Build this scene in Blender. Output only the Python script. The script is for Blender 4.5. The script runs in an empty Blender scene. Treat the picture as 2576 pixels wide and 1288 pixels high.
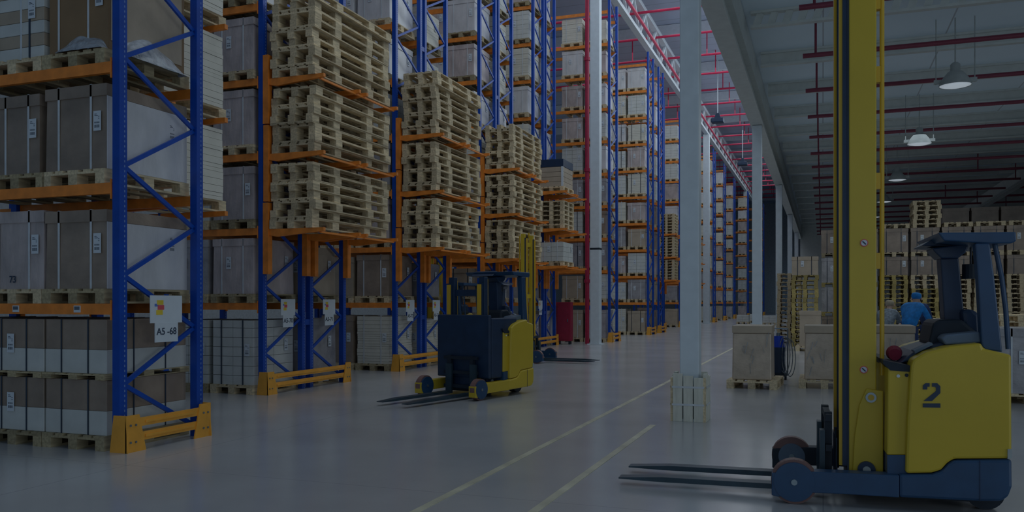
import bpy, bmesh, math, random
from math import sin, cos, pi, radians as R
from mathutils import Vector, Matrix
random.seed(7)
SC = bpy.context.scene
COL = SC.collection

# ------------------------------------------------------------------ camera, world, light, exposure
TH = R(20.3); F = 2111.0; HY = 760.0; H = 1.5
cd = bpy.data.cameras.new('camera'); cam = bpy.data.objects.new('camera', cd); COL.objects.link(cam)
cam.location = (0, 0, H); cam.rotation_euler = (pi/2, 0, TH)
cd.sensor_width = 36; cd.lens = F/2576*36; cd.shift_y = 116/2576; cd.clip_end = 400
SC.camera = cam
SC.view_settings.view_transform = 'Standard'; SC.view_settings.look = 'None'
SC.view_settings.exposure = -2.65; SC.view_settings.gamma = 1; SC.view_settings.use_curve_mapping = False
w = bpy.data.worlds.new('world'); SC.world = w; w.use_nodes = True
w.node_tree.nodes['Background'].inputs[0].default_value = (.40, .66, 1.0, 1)
w.node_tree.nodes['Background'].inputs[1].default_value = .75
def area(name, loc, sx, sy, power, col=(.82, .93, 1), rot=(0, 0, 0)):
    d = bpy.data.lights.new(name, 'AREA'); d.shape = 'RECTANGLE'; d.size = sx; d.size_y = sy
    d.energy = power; d.color = col
    o = bpy.data.objects.new(name, d); COL.objects.link(o); o.location = loc; o.rotation_euler = rot; return o
area('skylight_near', (-4.6, 9, 14.0), 5, 22, 1000)
area('skylight_middle', (-4.6, 36, 14.6), 5, 26, 1900)
area('skylight_far', (-4.6, 75, 14.6), 5, 44, 3600)
area('aisle_skylight', (-11, 45, 14.8), 6, 60, 3600)
area('corridor_side_fill', (-1.8, 34, 11.0), 6, 56, 6800, rot=(0, R(82), 0))  # added light high over the corridor, brightens load sides; no window built there
area('hall_lamps_near', (3.2, 9, 6.2), 6, 14, 200)
area('hall_lamps_far', (3.5, 24, 6.0), 8, 9, 900)
area('front_fill', (-1, -5.5, 2.6), 16, 4.5, 560, rot=(R(95), 0, R(8)))  # added unseen area light behind the camera, fills the front faces
area('right_side_fill', (14, 2, 2.4), 4, 12, 1350, rot=(0, R(98), R(-12)))  # added unseen light from the right, lifts load sides and the low ceiling

# ------------------------------------------------------------------ materials
def s2l(c): return tuple((v/12.92 if v <= .04045 else ((v+.055)/1.055)**2.4) for v in c)
def mat(name, col, rough=.6, metal=0, var=.12, scale=6, bump=0, bscale=40, rnd=0, coat=0, emit=0, stretch=None):
    m = bpy.data.materials.new(name); m.use_nodes = True; nt = m.node_tree; N = nt.nodes; L = nt.links
    b = N['Principled BSDF']; b.inputs['Roughness'].default_value = rough; b.inputs['Metallic'].default_value = metal
    tc = N.new('ShaderNodeTexCoord'); mp = N.new('ShaderNodeMapping'); L.new(tc.outputs['Object'], mp.inputs[0])
    if stretch: mp.inputs['Scale'].default_value = stretch
    nz = N.new('ShaderNodeTexNoise'); nz.inputs['Scale'].default_value = scale; nz.inputs['Detail'].default_value = 5
    L.new(mp.outputs[0], nz.inputs['Vector'])
    rp = N.new('ShaderNodeValToRGB'); rp.color_ramp.elements[0].position = .3; rp.color_ramp.elements[1].position = .7
    rp.color_ramp.elements[0].color = (*[max(0, c*(1-var)) for c in col], 1)
    rp.color_ramp.elements[1].color = (*[min(1, c*(1+var)) for c in col], 1)
    L.new(nz.outputs['Fac'], rp.inputs[0]); out = rp.outputs[0]
    if rnd:
        oi = N.new('ShaderNodeObjectInfo'); hs = N.new('ShaderNodeHueSaturation')
        mr = N.new('ShaderNodeMapRange'); mr.inputs['To Min'].default_value = 1-rnd; mr.inputs['To Max'].default_value = 1+rnd*.6
        L.new(oi.outputs['Random'], mr.inputs['Value']); L.new(mr.outputs[0], hs.inputs['Value']); L.new(out, hs.inputs['Color'])
        out = hs.outputs[0]
    L.new(out, b.inputs['Base Color'])
    if coat: b.inputs['Coat Weight'].default_value = coat; b.inputs['Coat Roughness'].default_value = .25
    if emit:
        b.inputs['Emission Color'].default_value = (*col, 1); b.inputs['Emission Strength'].default_value = emit
    if bump:
        n2 = N.new('ShaderNodeTexNoise'); n2.inputs['Scale'].default_value = bscale; n2.inputs['Detail'].default_value = 3
        L.new(mp.outputs[0], n2.inputs['Vector'])
        bp = N.new('ShaderNodeBump'); bp.inputs['Strength'].default_value = bump; bp.inputs['Distance'].default_value = .02
        L.new(n2.outputs['Fac'], bp.inputs['Height']); L.new(bp.outputs[0], b.inputs['Normal'])
    return m
def grid_mat(name, col, line, sx, sy, th, rough, var=.1, nscale=.5, axes=(0, 1)):
    """flat colour with thin joints every sx / sy metres"""
    m = mat(name, col, rough, 0, var, nscale); nt = m.node_tree; N = nt.nodes; L = nt.links; b = N['Principled BSDF']
    geo = N.new('ShaderNodeNewGeometry'); sp = N.new('ShaderNodeSeparateXYZ'); L.new(geo.outputs['Position'], sp.inputs[0])
    facs = []
    for ax, s in zip(axes, (sx, sy)):
        if not s: continue
        md = N.new('ShaderNodeMath'); md.operation = 'WRAP'; md.inputs[1].default_value = s; md.inputs[2].default_value = 0
        L.new(sp.outputs[ax], md.inputs[0])
        lt = N.new('ShaderNodeMath'); lt.operation = 'LESS_THAN'; lt.inputs[1].default_value = th; L.new(md.outputs[0], lt.inputs[0]); facs.append(lt)
    f = facs[0].outputs[0]
    if len(facs) > 1:
        mx = N.new('ShaderNodeMath'); mx.operation = 'MAXIMUM'; L.new(facs[0].outputs[0], mx.inputs[0]); L.new(facs[1].outputs[0], mx.inputs[1]); f = mx.outputs[0]
    src = b.inputs['Base Color'].links[0].from_socket
    mix = N.new('ShaderNodeMix'); mix.data_type = 'RGBA'; L.new(f, mix.inputs[0]); L.new(src, mix.inputs[6]); mix.inputs[7].default_value = (*line, 1)
    L.new(mix.outputs[2], b.inputs['Base Color'])
    return m
M = {}
M['floor'] = grid_mat('floor_concrete', (.47, .475, .49), (.36, .37, .39), 6, 6, .012, .20, .10, .7)
M['floor'].node_tree.nodes['Principled BSDF'].inputs['Specular IOR Level'].default_value = .7
M['ceil_low'] = grid_mat('ceiling_panels', (.70, .82, .90), (.46, .50, .54), 2.4, 0, .03, .7, .05, .4)
M['ceil_high'] = grid_mat('roof_sheet', (.44, .52, .66), (.30, .36, .46), 0, 1.2, .06, .5, .08, .3)
M['wall'] = mat('wall_panel', (.5, .55, .58), .7)
M['white'] = mat('white_paint', (.66, .74, .80), .45, var=.05)
M['cream'] = mat('cream_paint', (.62, .66, .64), .5, var=.06)
M['blue'] = mat('blue_paint', (.0, .065, .42), .38, var=.15)
M['orange'] = mat('orange_paint', (.84, .26, .035), .45, var=.18)
M['amber'] = mat('amber_paint', (.86, .40, .05), .42, var=.10)
M['yellow'] = mat('yellow_paint', (.62, .45, .035), .38, var=.05, scale=2)
M['yellow2'] = mat('deep_yellow_paint', (.66, .42, .03), .38, var=.06, scale=2)
M['navy'] = mat('navy_paint', (.020, .068, .155), .38, var=.1)
M['darknavy'] = mat('dark_navy_plastic', (.012, .035, .085), .45, var=.15)
M['black'] = mat('black_rubber', (.010, .020, .035), .6, var=.2)
M['steel'] = mat('steel', (.28, .34, .38), .35, .8, var=.1)
M['forksteel'] = mat('fork_steel', (.035, .065, .09), .4, .3, var=.2)
M['tyre'] = mat('brown_polyurethane', (.22, .12, .11), .5)
M['redpipe'] = mat('red_pipe_paint', (.62, .03, .10), .4, var=.1)
M['maroon'] = mat('maroon_pipe_paint', (.20, .03, .06), .5, var=.1)
M['wood'] = mat('pallet_wood', (.66, .54, .35), .75, var=.28, scale=5, rnd=.28, stretch=(6, 1, 6))
M['wooddark'] = mat('aged_pallet_wood', (.40, .33, .20), .8, var=.3, scale=5, rnd=.3, stretch=(6, 1, 6))
M['woodyel'] = mat('yellow_pallet_wood', (.46, .36, .13), .8, var=.3, scale=5, rnd=.3, stretch=(6, 1, 6))
M['plank'] = mat('pale_plank', (.66, .66, .58), .7, var=.12, scale=4, stretch=(5, 5, 1))
M['carton'] = mat('wrapped_brown_carton', (.31, .24, .185), .40, var=.30, scale=2.2, bump=.6, bscale=7, rnd=.12, coat=.35)
M['carton2'] = mat('dark_brown_carton', (.27, .17, .085), .6, var=.10, scale=3, bump=.1, bscale=9)
M['tan'] = mat('tan_carton', (.46, .38, .29), .55, var=.12, scale=3, bump=.15, bscale=9, rnd=.1)
M['pink'] = mat('wrapped_pinkish_carton', (.50, .43, .42), .35, var=.26, scale=4, bump=.7, bscale=12, rnd=.12, coat=.4, stretch=(1, 1, .4))
M['mauve'] = mat('wrapped_greyish_carton', (.38, .37, .39), .35, var=.26, scale=3, bump=.7, bscale=12, rnd=.12, coat=.4)
M['pale'] = mat('pale_wrapped_carton', (.66, .66, .68), .32, var=.14, scale=4, bump=.4, bscale=10, rnd=.08, coat=.4, stretch=(1, 1, .4))
M['tanwrap'] = mat('wrapped_tan_carton', (.50, .41, .32), .33, var=.2, scale=3, bump=.8, bscale=8, coat=.45)
M['whitebox'] = mat('white_carton', (.62, .64, .62), .5, var=.08, scale=4, bump=.12, bscale=10, rnd=.08)
M['board'] = mat('white_board', (.70, .68, .60), .6, var=.08, scale=4, rnd=.08)
M['film'] = mat('crumpled_film', (.34, .37, .41), .25, var=.25, scale=12, bump=.8, bscale=22, coat=.5)
M['label'] = mat('paper_label', (.66, .72, .78), .6, var=.03)
M['ink'] = mat('print_ink', (.03, .05, .09), .6)
M['strapw'] = mat('white_strap', (.62, .66, .70), .4)
M['strapk'] = mat('black_strap', (.03, .045, .07), .4)
M['sigy'] = mat('sign_yellow', (.85, .62, .05), .5); M['sigr'] = mat('sign_red', (.75, .10, .12), .5); M['sigb'] = mat('sign_blue', (.10, .2, .6), .5)
M['linepaint'] = mat('worn_yellow_line', (.54, .51, .37), .45, var=.28, scale=3)
M['lampglow'] = mat('lamp_glow', (.8, .9, 1.0), .5, emit=1.7)
M['fixture'] = mat('lamp_housing', (.42, .46, .46), .4)
M['jacket'] = mat('blue_jacket', (.01, .22, .62), .7, var=.25, scale=14)
M['navycloth'] = mat('navy_cloth', (.02, .045, .14), .8, var=.2)
M['greycloth'] = mat('grey_cloth', (.20, .24, .28), .8, var=.4, scale=20)
M['skin'] = mat('skin', (.55, .36, .27), .6)
M['hair'] = mat('dark_hair', (.05, .05, .06), .7)
M['cap'] = mat('beige_cap', (.45, .38, .28), .8)
M['glass'] = mat('tinted_glass', (.05, .11, .14), .1, var=.05)
M['redfab'] = mat('dark_red_panel', (.30, .015, .05), .6)
M['canister'] = mat('blue_canister', (.01, .06, .55), .4)
M['seat'] = mat('grey_seat', (.12, .17, .24), .6)
# blue post material with rows of slots
def post_mat():
    m = mat('blue_post_slotted', (.0, .060, .40), .38, var=.12); nt = m.node_tree; N = nt.nodes; L = nt.links; b = N['Principled BSDF']
    tc = N.new('ShaderNodeTexCoord'); sp = N.new('ShaderNodeSeparateXYZ'); L.new(tc.outputs['Object'], sp.inputs[0])
    def mth(op, a, c=None, d=None):
        n = N.new('ShaderNodeMath'); n.operation = op
        for i, v in enumerate((a, c, d)):
            if v is None: continue
            if isinstance(v, (int, float)): n.inputs[i].default_value = v
            else: L.new(v, n.inputs[i])
        return n.outputs[0]
    zz = mth('WRAP', sp.outputs[2], .05, 0); hole = mth('LESS_THAN', zz, .022)
    ay = mth('ABSOLUTE', mth('ADD', sp.outputs[1], -.018)); cy = mth('LESS_THAN', ay, .006)
    ax = mth('ABSOLUTE', mth('ADD', sp.outputs[0], -.0)); cx = mth('GREATER_THAN', ax, .044)
    f = mth('MULTIPLY', mth('MULTIPLY', hole, cy), cx)
    src = b.inputs['Base Color'].links[0].from_socket
    mix = N.new('ShaderNodeMix'); mix.data_type = 'RGBA'; L.new(f, mix.inputs[0]); L.new(src, mix.inputs[6]); mix.inputs[7].default_value = (.20, .30, .55, 1)
    L.new(mix.outputs[2], b.inputs['Base Color']); return m
M['post'] = post_mat()

# ------------------------------------------------------------------ helpers
class MB:
    def __init__(s): s.v = []; s.f = []
    def box(s, x0, y0, z0, x1, y1, z1):
        n = len(s.v)
        s.v += [(x0,y0,z0),(x1,y0,z0),(x1,y1,z0),(x0,y1,z0),(x0,y0,z1),(x1,y0,z1),(x1,y1,z1),(x0,y1,z1)]
        s.f += [tuple(n+i for i in q) for q in ((3,2,1,0),(4,5,6,7),(0,1,5,4),(1,2,6,5),(2,3,7,6),(3,0,4,7))]; return s
    def prism(s, poly, a, b, axis='y'):
        """poly of 2-D points extruded from a to b along axis"""
        def pt(p, d):
            return {'y': (p[0], d, p[1]), 'x': (d, p[0], p[1]), 'z': (p[0], p[1], d)}[axis]
        n = len(s.v); k = len(poly)
        s.v += [pt(p, a) for p in poly] + [pt(p, b) for p in poly]
        s.f.append(tuple(n+i for i in range(k))); s.f.append(tuple(n+k+i for i in reversed(range(k))))
        for i in range(k):
            j = (i+1) % k; s.f.append((n+i, n+k+i, n+k+j, n+j))
        return s
    def bar(s, p0, p1, w, h, up=(0, 0, 1)):
        p0 = Vector(p0); p1 = Vector(p1); d = (p1-p0).normalized(); up = Vector(up)
        if abs(d.dot(up)) > .99: up = Vector((0, 1, 0))
        a = d.cross(up).normalized()*w/2; c = a.cross(d).normalized()*h/2
        n = len(s.v)
        for p in (p0, p1):
            for q in (a+c, a-c, -a-c, -a+c): s.v.append(tuple(p+q))
        s.f += [tuple(n+i for i in q) for q in ((0,1,2,3),(7,6,5,4),(0,4,5,1),(1,5,6,2),(2,6,7,3),(3,7,4,0))]; return s
    def cyl(s, p0, p1, r, n=12, r2=None):
        p0 = Vector(p0); p1 = Vector(p1); d = (p1-p0).normalized(); r2 = r if r2 is None else r2
        up = Vector((0, 0, 1)) if abs(d.z) < .9 else Vector((1, 0, 0))
        a = d.cross(up).normalized(); c = a.cross(d); k = len(s.v)
        for p, rr in ((p0, r), (p1, r2)):
            for i in range(n): s.v.append(tuple(p + a*rr*cos(2*pi*i/n) + c*rr*sin(2*pi*i/n)))
        s.f.append(tuple(k+i for i in range(n))); s.f.append(tuple(k+n+i for i in reversed(range(n))))
        for i in range(n):
            j = (i+1) % n; s.f.append((k+i, k+n+i, k+n+j, k+j))
        return s
    def tube(s, pts, r, n=8):
        for a, b in zip(pts, pts[1:]): s.cyl(a, b, r, n)
        return s
    def lathe(s, prof, n=24, c=(0, 0, 0)):
        k = len(s.v)
        for r, z in prof:
            for i in range(n): s.v.append((c[0]+r*cos(2*pi*i/n), c[1]+r*sin(2*pi*i/n), c[2]+z))
        for q in range(len(prof)-1):
            for i in range(n):
                j = (i+1) % n; s.f.append((k+q*n+i, k+q*n+j, k+(q+1)*n+j, k+(q+1)*n+i))
        return s
    def mesh(s, name, m):
        me = bpy.data.meshes.new(name); me.from_pydata(s.v, [], s.f); me.materials.append(m)
        bm = bmesh.new(); bm.from_mesh(me); bmesh.ops.recalc_face_normals(bm, faces=bm.faces); bm.to_mesh(me); bm.free(); return me
    def build(s, name, m, parent=None, loc=(0, 0, 0), bevel=0, rot=None, smooth=False):
        o = bpy.data.objects.new(name, s.mesh(name, m)); COL.objects.link(o); o.location = loc
        if rot: o.rotation_euler = rot
        if parent: o.parent = parent
        if smooth:
            for p in o.data.polygons: p.use_smooth = True
        if bevel:
            b = o.modifiers.new('bevel', 'BEVEL'); b.width = bevel; b.segments = 2; b.limit_method = 'ANGLE'
        return o
def inst(me, name, parent=None, loc=(0, 0, 0), rot=(0, 0, 0)):
    o = bpy.data.objects.new(name, me); COL.objects.link(o); o.location = loc; o.rotation_euler = rot
    if parent: o.parent = parent
    return o
def tag(o, label=None, cat=None, group=None, kind=None):
    if label: o['label'] = label
    if cat: o['category'] = cat
    if group: o['group'] = group
    if kind: o['kind'] = kind
    return o
def empty(name, loc=(0, 0, 0), rz=0, **k):
    o = bpy.data.objects.new(name, None); COL.objects.link(o); o.location = loc; o.rotation_euler = (0, 0, rz)
    o.empty_display_size = .1
    return tag(o, **k)
ORD = ['', 'first', 'second', 'third', 'fourth', 'fifth', 'sixth', 'seventh', 'eighth', 'ninth', 'tenth', 'eleventh', 'twelfth',
       'thirteenth', 'fourteenth', 'fifteenth', 'sixteenth', 'seventeenth', 'eighteenth', 'nineteenth', 'twentieth',
       'twenty-first', 'twenty-second', 'twenty-third', 'twenty-fourth', 'twenty-fifth', 'twenty-sixth', 'twenty-seventh', 'twenty-eighth', 'twenty-ninth', 'thirtieth']
cT, sT = cos(TH), sin(TH)
def c2w(X, Z): return (X*cT - Z*sT, X*sT + Z*cT)
def ground(px, py):
    Z = F*H/(py-HY); return c2w((px-1288)/F*Z, Z)

# ------------------------------------------------------------------ setting
tag(MB().box(-34, -8, -.2, 24, 125, 0).build('floor', M['floor']), kind='structure')
tag(MB().box(-1.62, 3, 7.1, 24, 64, 7.3).build('ceiling_low', M['ceil_low']), kind='structure')
tag(MB().box(-34, 3, 15.6, -1.62, 125, 15.8).build('ceiling_high', M['ceil_high']), kind='structure')
tag(MB().box(-1.66, 3, 7.3, -1.50, 125, 15.6).build('wall_upper', M['wall']), kind='structure')
tag(MB().box(-34, 125, 0, 24, 125.3, 15.8).build('wall_back', M['wall']), kind='structure')
tag(MB().box(-1.5, 64, 0, 24, 64.3, 7.3).build('wall_hall_back', M['cream']), kind='structure')
tag(MB().box(-34.3, 3, 0, -34, 125, 15.8).build('wall_left', M['wall']), kind='structure')
tag(MB().box(24, 3, 0, 24.3, 64, 7.3).build('wall_right', M['wall']), kind='structure')
# painted floor lines
for x, y1, lab in ((-2.73, 75, 'worn yellow floor line running left of the wrapped column'), (-1.94, 10.2, 'worn yellow floor line ending at the wood-clad column foot')):
    tag(MB().box(x-.035, 2, 0, x+.035, y1, .003).build('floor_line', M['linepaint']), label=lab, cat='floor marking', group='yellow floor lines')

# low ceiling joists, sprinkler pipes
y = 11.2; k = 0
while y < 62:
    k += 1
    j = empty('ceiling_joist', (0, y, 6.78), label=f'pale steel joist, {ORD[k]} from the front across the low ceiling', cat='joist', group='joists under the low ceiling')
    MB().box(-1.3, -.08, .27, 23.8, .08, .319).build('top_flange', M['cream'], j)
    MB().box(-1.3, -.07, 0, 23.8, .07, .05).build('bottom_flange', M['cream'], j)
    if k <= 3:
        wb = MB(); xx = -1.2
        while xx < 13: wb.bar((xx, 0, .04), (xx+.08, 0, .28), .06, .13); xx += .27
        wb.build('web', M['cream'], j)
    else: MB().box(-1.3, -.02, .05, 23.8, .02, .27).build('web', M['cream'], j)
    p = empty('sprinkler_pipe', (0, y+.15, 6.2), label=f'dark red sprinkler pipe, {ORD[k]} from the front under the low ceiling', cat='pipe', group='pipes under the low ceiling')
    MB().cyl((-.35, 0, 0), (23.5, 0, 0), .045, 10).build('pipe', M['maroon'], p)
    for q, xx in enumerate((-.12, 5.2+(k % 3)*1.7, 11.5+(k % 2)*2)):
        MB().cyl((xx, 0, .03), (xx, 0, .89), .022, 8).build('hanger', M['maroon'], p)
    y += 2.81
# bell lamps of the low hall
for k, yy in enumerate((18.5, 25.0, 32.1, 38.9, 45.7)):
    o = empty('bell_lamp', (2.45, yy, 5.75), label=f'hanging bell lamp glowing white, {ORD[k+1]} from the front under the low ceiling', cat='lamp', group='bell lamps of the low hall')
    MB().lathe([(.30, .0), (.29, .03), (.24, .14), (.14, .27), (.09, .30), (.09, .42), (.05, .46)]).build('lamp_shade', M['fixture'], o, smooth=True)
    MB().lathe([(.0, -.03), (.16, -.02), (.28, .01), (.0, .02)]).build('diffuser', M['lampglow'], o, smooth=True)
    for s in (-1, 1): MB().cyl((s*.34, 0, .05), (s*.34, 0, 1.34), .012, 6).build('suspension_rod', M['fixture'], o)
    MB().bar((-.38, 0, .10), (.38, 0, .10), .05, .08).build('side_bracket', M['fixture'], o)
    MB().cyl((0, 0, .46), (0, 0, 1.34), .015, 6).build('cord', M['fixture'], o)

# girder on the near column line
gd = empty('roof_girder', (-1.58, 0, 0), label='long pale girder carried by the square white columns', cat='girder')
MB().box(-.16, 4, 6.05, .16, 64, 6.10).build('bottom_flange', M['cream'], gd)
MB().box(-.04, 4, 6.10, .04, 64, 6.55).build('web', M['cream'], gd)
MB().box(-.16, 4, 6.55, .16, 64, 7.08).build('top_flange', M['cream'], gd)
gd = empty('roof_girder', (7.1, 0, 0), label='far right grey girder above the stacked cartons', cat='girder')
MB().box(-.12, 20, 5.95, .12, 63.5, 6.0).build('bottom_flange', M['cream'], gd)
MB().box(-.03, 20, 6.0, .03, 63.5, 6.58).build('web', M['cream'], gd)
for i in range(3): MB().cyl((-.2-.08*i, 20, 5.92), (-.2-.08*i, 63.5, 5.92), .02, 6).build('conduit', M['fixture'], gd)

# square columns
def column(x, y, wd, top, lab, m='white', band=False):
    c = empty('steel_column', (x, y, 0), label=lab, cat='column', group='white hall columns')
    MB().box(-wd/2, -wd/2, 0, wd/2, wd/2, top).build('shaft', M[m], c, bevel=.012)
    MB().box(-wd/2-.08, -wd/2-.08, 0, wd/2+.08, wd/2+.08, .03).build('base_plate', M[m], c)
    if band: MB().box(-wd/2-.003, -wd/2-.003, 3.35, wd/2+.003, wd/2+.003, 3.42).build('dark_band', M['black'], c)
    return c
LA = 'square white column '
column(-1.58, 10.85, .24, 6.04, LA+'with wooden planks strapped round its foot, nearest to the camera')
for k, yy in enumerate((22.5, 34.2, 45.9, 57.6)):
    column(-1.58, yy, .24, 6.04, LA+f'under the long girder, {["just behind the wrapped carton load", "second behind the planked column foot... ", "third", "last"][k]}' if 0 else LA+['under the girder just behind the wrapped floor load', 'under the girder beside the tall pallet stacks', 'under the girder level with the far racks', 'under the girder at the far end of the low hall'][k])
# planks round the nearest column foot
pk = empty('column_foot_guard', (-1.58, 10.85, 0), label='pale wooden plank guard strapped round the foot of the nearest white column', cat='guard')
rr = .195
for side in range(4):
    for i in range(3):
        hgt = .60 - .025*((i*7+side*3) % 3); off = -.13+i*.13
        b = MB().box(off-.058, -rr-.03, 0.0, off+.058, -rr+.015, hgt).build('plank', M['plank'], pk, rot=(0, 0, side*pi/2), bevel=.003)
    b = MB().box(-.20, -rr-.033, .20, .20, -rr-.0305, .225).box(-.20, -rr-.033, .42, .20, -rr-.0305, .445).build('strap', M['strapw'], pk, rot=(0, 0, side*pi/2))
    MB().box(.185, -.22, 0, .215, -.19, .55).build('corner_batten', M['wood'], pk, rot=(0, 0, side*pi/2))
for yy, lab in ((29.0, 'slim white column with a dark band, beside the red pipe'), (59.3, 'slim white column beside the far blue racks'), (91, 'slim white column deepest in the high hall')):
    column(-7.55, yy, .34 if yy < 50 else .42, 13.1, lab, band=yy < 30)

# truss on the far column line, with the red main
for k, (y0, y1) in enumerate(((14, 29), (29, 59.3), (59.3, 91), (91, 120))):
    t = empty('roof_truss', (-7.55, y0, 13.15), label='white lattice roof truss, ' + ['nearest, above the pallet stacks', 'between the banded column and the second slim column', 'above the far blue racks', 'farthest in the high hall'][k], cat='truss', group='roof trusses')
    Ln = y1-y0-.02
    MB().box(-.13, 0, 0, .13, Ln, .16).build('bottom_chord', M['white'], t)
    MB().box(-.13, 0, 1.35, .13, Ln, 1.55).build('top_chord', M['white'], t)
    n = int(Ln/1.25)
    for i in range(n):
        a = i*Ln/n; b = (i+1)*Ln/n
        if i % 2 == 0: MB().bar((0, a, .1), (0, b, 1.4), .10, .10).build('web', M['white'], t)
        else: MB().bar((0, a, 1.4), (0, b, .1), .10, .10).build('web', M['white'], t)
tag(MB().cyl((-7.3, 14, 13.55), (-7.3, 120, 13.55), .07, 10).build('sprinkler_main', M['redpipe']), label='red sprinkler main running along the white roof truss', cat='pipe')
y = 22.0; k = 0
while y < 110:
    k += 1
    p = empty('high_sprinkler_pipe', (0, y, 14.3), label=f'bright red sprinkler pipe, {ORD[k]} from the front under the high roof', cat='pipe', group='pipes under the high roof')
    MB().cyl((-15, 0, 0), (-1.9, 0, 0), .06, 8).build('pipe', M['redpipe'], p)
    for xx in (-3.2, -5.6, -9.5): MB().cyl((xx, 0, 0), (xx, 0, 1.28), .03, 6).build('hanger', M['redpipe'], p)
    y += 3.7
y = 20.5; k = 0
while y < 120:
    k += 1
    tag(MB().box(-33, y, 15.05, -1.7, y+.22, 15.58).build('roof_purlin', M['white']), label=f'pale purlin, {ORD[k]} from the front under the high roof', cat='purlin', group='purlins of the high roof')
    y += 7.4
for k, (x, yy) in enumerate(((-5.7, 49.8), (-5.7, 66), (-5.7, 84))):
    o = empty('high_bay_lamp', (x, yy, 11.9), label='dark square high bay lamp, ' + ['nearest, hanging above the corridor', 'second along the corridor', 'farthest along the corridor'][k], cat='lamp', group='high bay lamps')
    MB().box(-.35, -.3, 0, .35, .3, .25).build('housing', M['darknavy'], o, bevel=.04)
    MB().prism([(-.2, .25), (.2, .25), (.08, .55), (-.08, .55)], -.1, .1).build('gear_box', M['darknavy'], o)
    MB().cyl((0, 0, .55), (0, 0, 3.68), .03, 6).build('suspension_rod', M['white'], o)
rp = empty('standpipe', (-7.95, 29.3, 0), label='tall red standpipe rising beside the banded white column', cat='pipe')
MB().cyl((0, 0, .0), (0, 0, 14.2), .075, 10).build('pipe', M['redpipe'], rp)
for z in (2.2, 6.2, 10.2): MB().cyl((0, 0, z), (0, 0, z+.12), .11, 10).build('coupling', M['redpipe'], rp)
rc = empty('fire_hose_cabinet', (-8.62, 28.75, 0), label='dark red cabinet standing left of the banded white column', cat='cabinet')
MB().box(-.27, -.2, .12, .27, .1, 1.5).build('body', M['redfab'], rc, bevel=.01)
MB().box(-.22, -.215, .18, .22, -.201, 1.44).build('door', M['redfab'], rc)
MB().box(.15, -.235, .8, .18, -.216, .9).build('handle', M['steel'], rc)
for s in (-.2, .2): MB().box(s-.03, -.15, 0, s+.03, .05, .12).build('foot', M['black'], rc)

# ------------------------------------------------------------------ pallets
PW, PL, PH = .84, 1.2, .15
def pallet_meshes(m, tagn):
    d = MB()
    for x, wd in ((-.42+.072, .144), (-.19, .10), (0, .144), (.19, .10), (.42-.072, .144)):
        d.box(x-wd/2, 0, PH-.022, x+wd/2, PL, PH)
    for y0 in (0, .53, PL-.144): d.box(-PW/2, y0, PH-.044, PW/2, y0+.14, PH-.0222)
    sk = []
    for x in (-.42+.06, 0, .42-.06):
        q = MB(); q.box(x-.06, 0, 0, x+.06, PL, .022)
        for y0 in (0, .53, PL-.14): q.box(x-.06, y0, .0222, x+.06, y0+.14, PH-.0442)
        sk.append(q)
    al = MB()
    for q in [d]+sk:
        n = len(al.v); al.v += q.v; al.f += [tuple(n+i for i in f) for f in q.f]
    return d.mesh('top_deck'+tagn, m), [q.mesh('skid'+tagn, m) for q in sk], al.mesh('pallet'+tagn, m)
PAL = {k: pallet_meshes(M[k], '_'+k) for k in ('wood', 'wooddark', 'woodyel')}
def pallet(loc, lab, kind='wood', parts=True, rz=0, group=None, flip=False, name='wooden_pallet'):
    dk, sk, al = PAL[kind]
    if parts:
        o = empty(name, loc, rz)
        inst(dk, 'top_deck', o)
        for s in sk: inst(s, 'skid', o)
    else:
        o = inst(al, name, None, loc, (0, 0, rz))
    tag(o, label=lab, cat='pallet', group=group or 'pallets in the racks'); return o
# long pallets of the cantilever stacks: .8 x 2.42
def long_pallet():
    W, L = .80, 2.42; d = MB()
    for x in (-.335, -.168, 0, .168, .335): d.box(x-.062, 0, .128, x+.062, L, .148)
    ys = (0, .60, 1.62, L-.19)
    for y0 in ys: d.box(-W/2, y0, .106, W/2, y0+.19, .1278)
    sk = []
    for x in (-.34, 0, .34):
        q = MB(); q.box(x-.06, 0, 0, x+.06, L, .02)
        for y0 in ys: q.box(x-.06, y0, .0202, x+.06, y0+.19, .1058)
        sk.append(q)
    return d.mesh('top_deck_long', M['wood']), [q.mesh('skid_long', M['wood']) for q in sk]
LP = long_pallet()

# ------------------------------------------------------------------ racks
LV = [1.43+1.21*i for i in range(10)]       # beam centre heights
TOP = 12.9
def guard(x, y0, y1, lab):
    g = empty('rack_end_guard', (x, y0, 0), label=lab, cat='guard', group='floor guards at the rack ends')
    D = y1-y0
    for s, yy in ((1, -.06), (-1, D+.06)):
        MB().prism([(-.07, 0), (.16, 0), (.13, .37), (-.02, .37)], yy, yy+s*.015).build('corner_plate', M['amber'], g)
        q = MB(); q.prism([(yy, 0), (yy+s*.26, 0), (yy+s*.17, .37), (yy, .37)], .13, .145, 'x')
        q.build('side_plate', M['amber'], g)
        b = MB()
        for zz in (.10, .27):
            for e in (.05, .12): b.cyl((.145, yy+s*e, zz), (.155, yy+s*e, zz), .012, 8)
        b.build('bolt', M['steel'], g)
    for zz in (.10, .245):
        q = MB(); q.box(.105, .0, zz, .13, D, zz+.085); q.box(.13, .2, zz+.03, .14, D-.2, zz+.055)
        q.build('rail', M['amber'], g)
ME = {}
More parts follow.
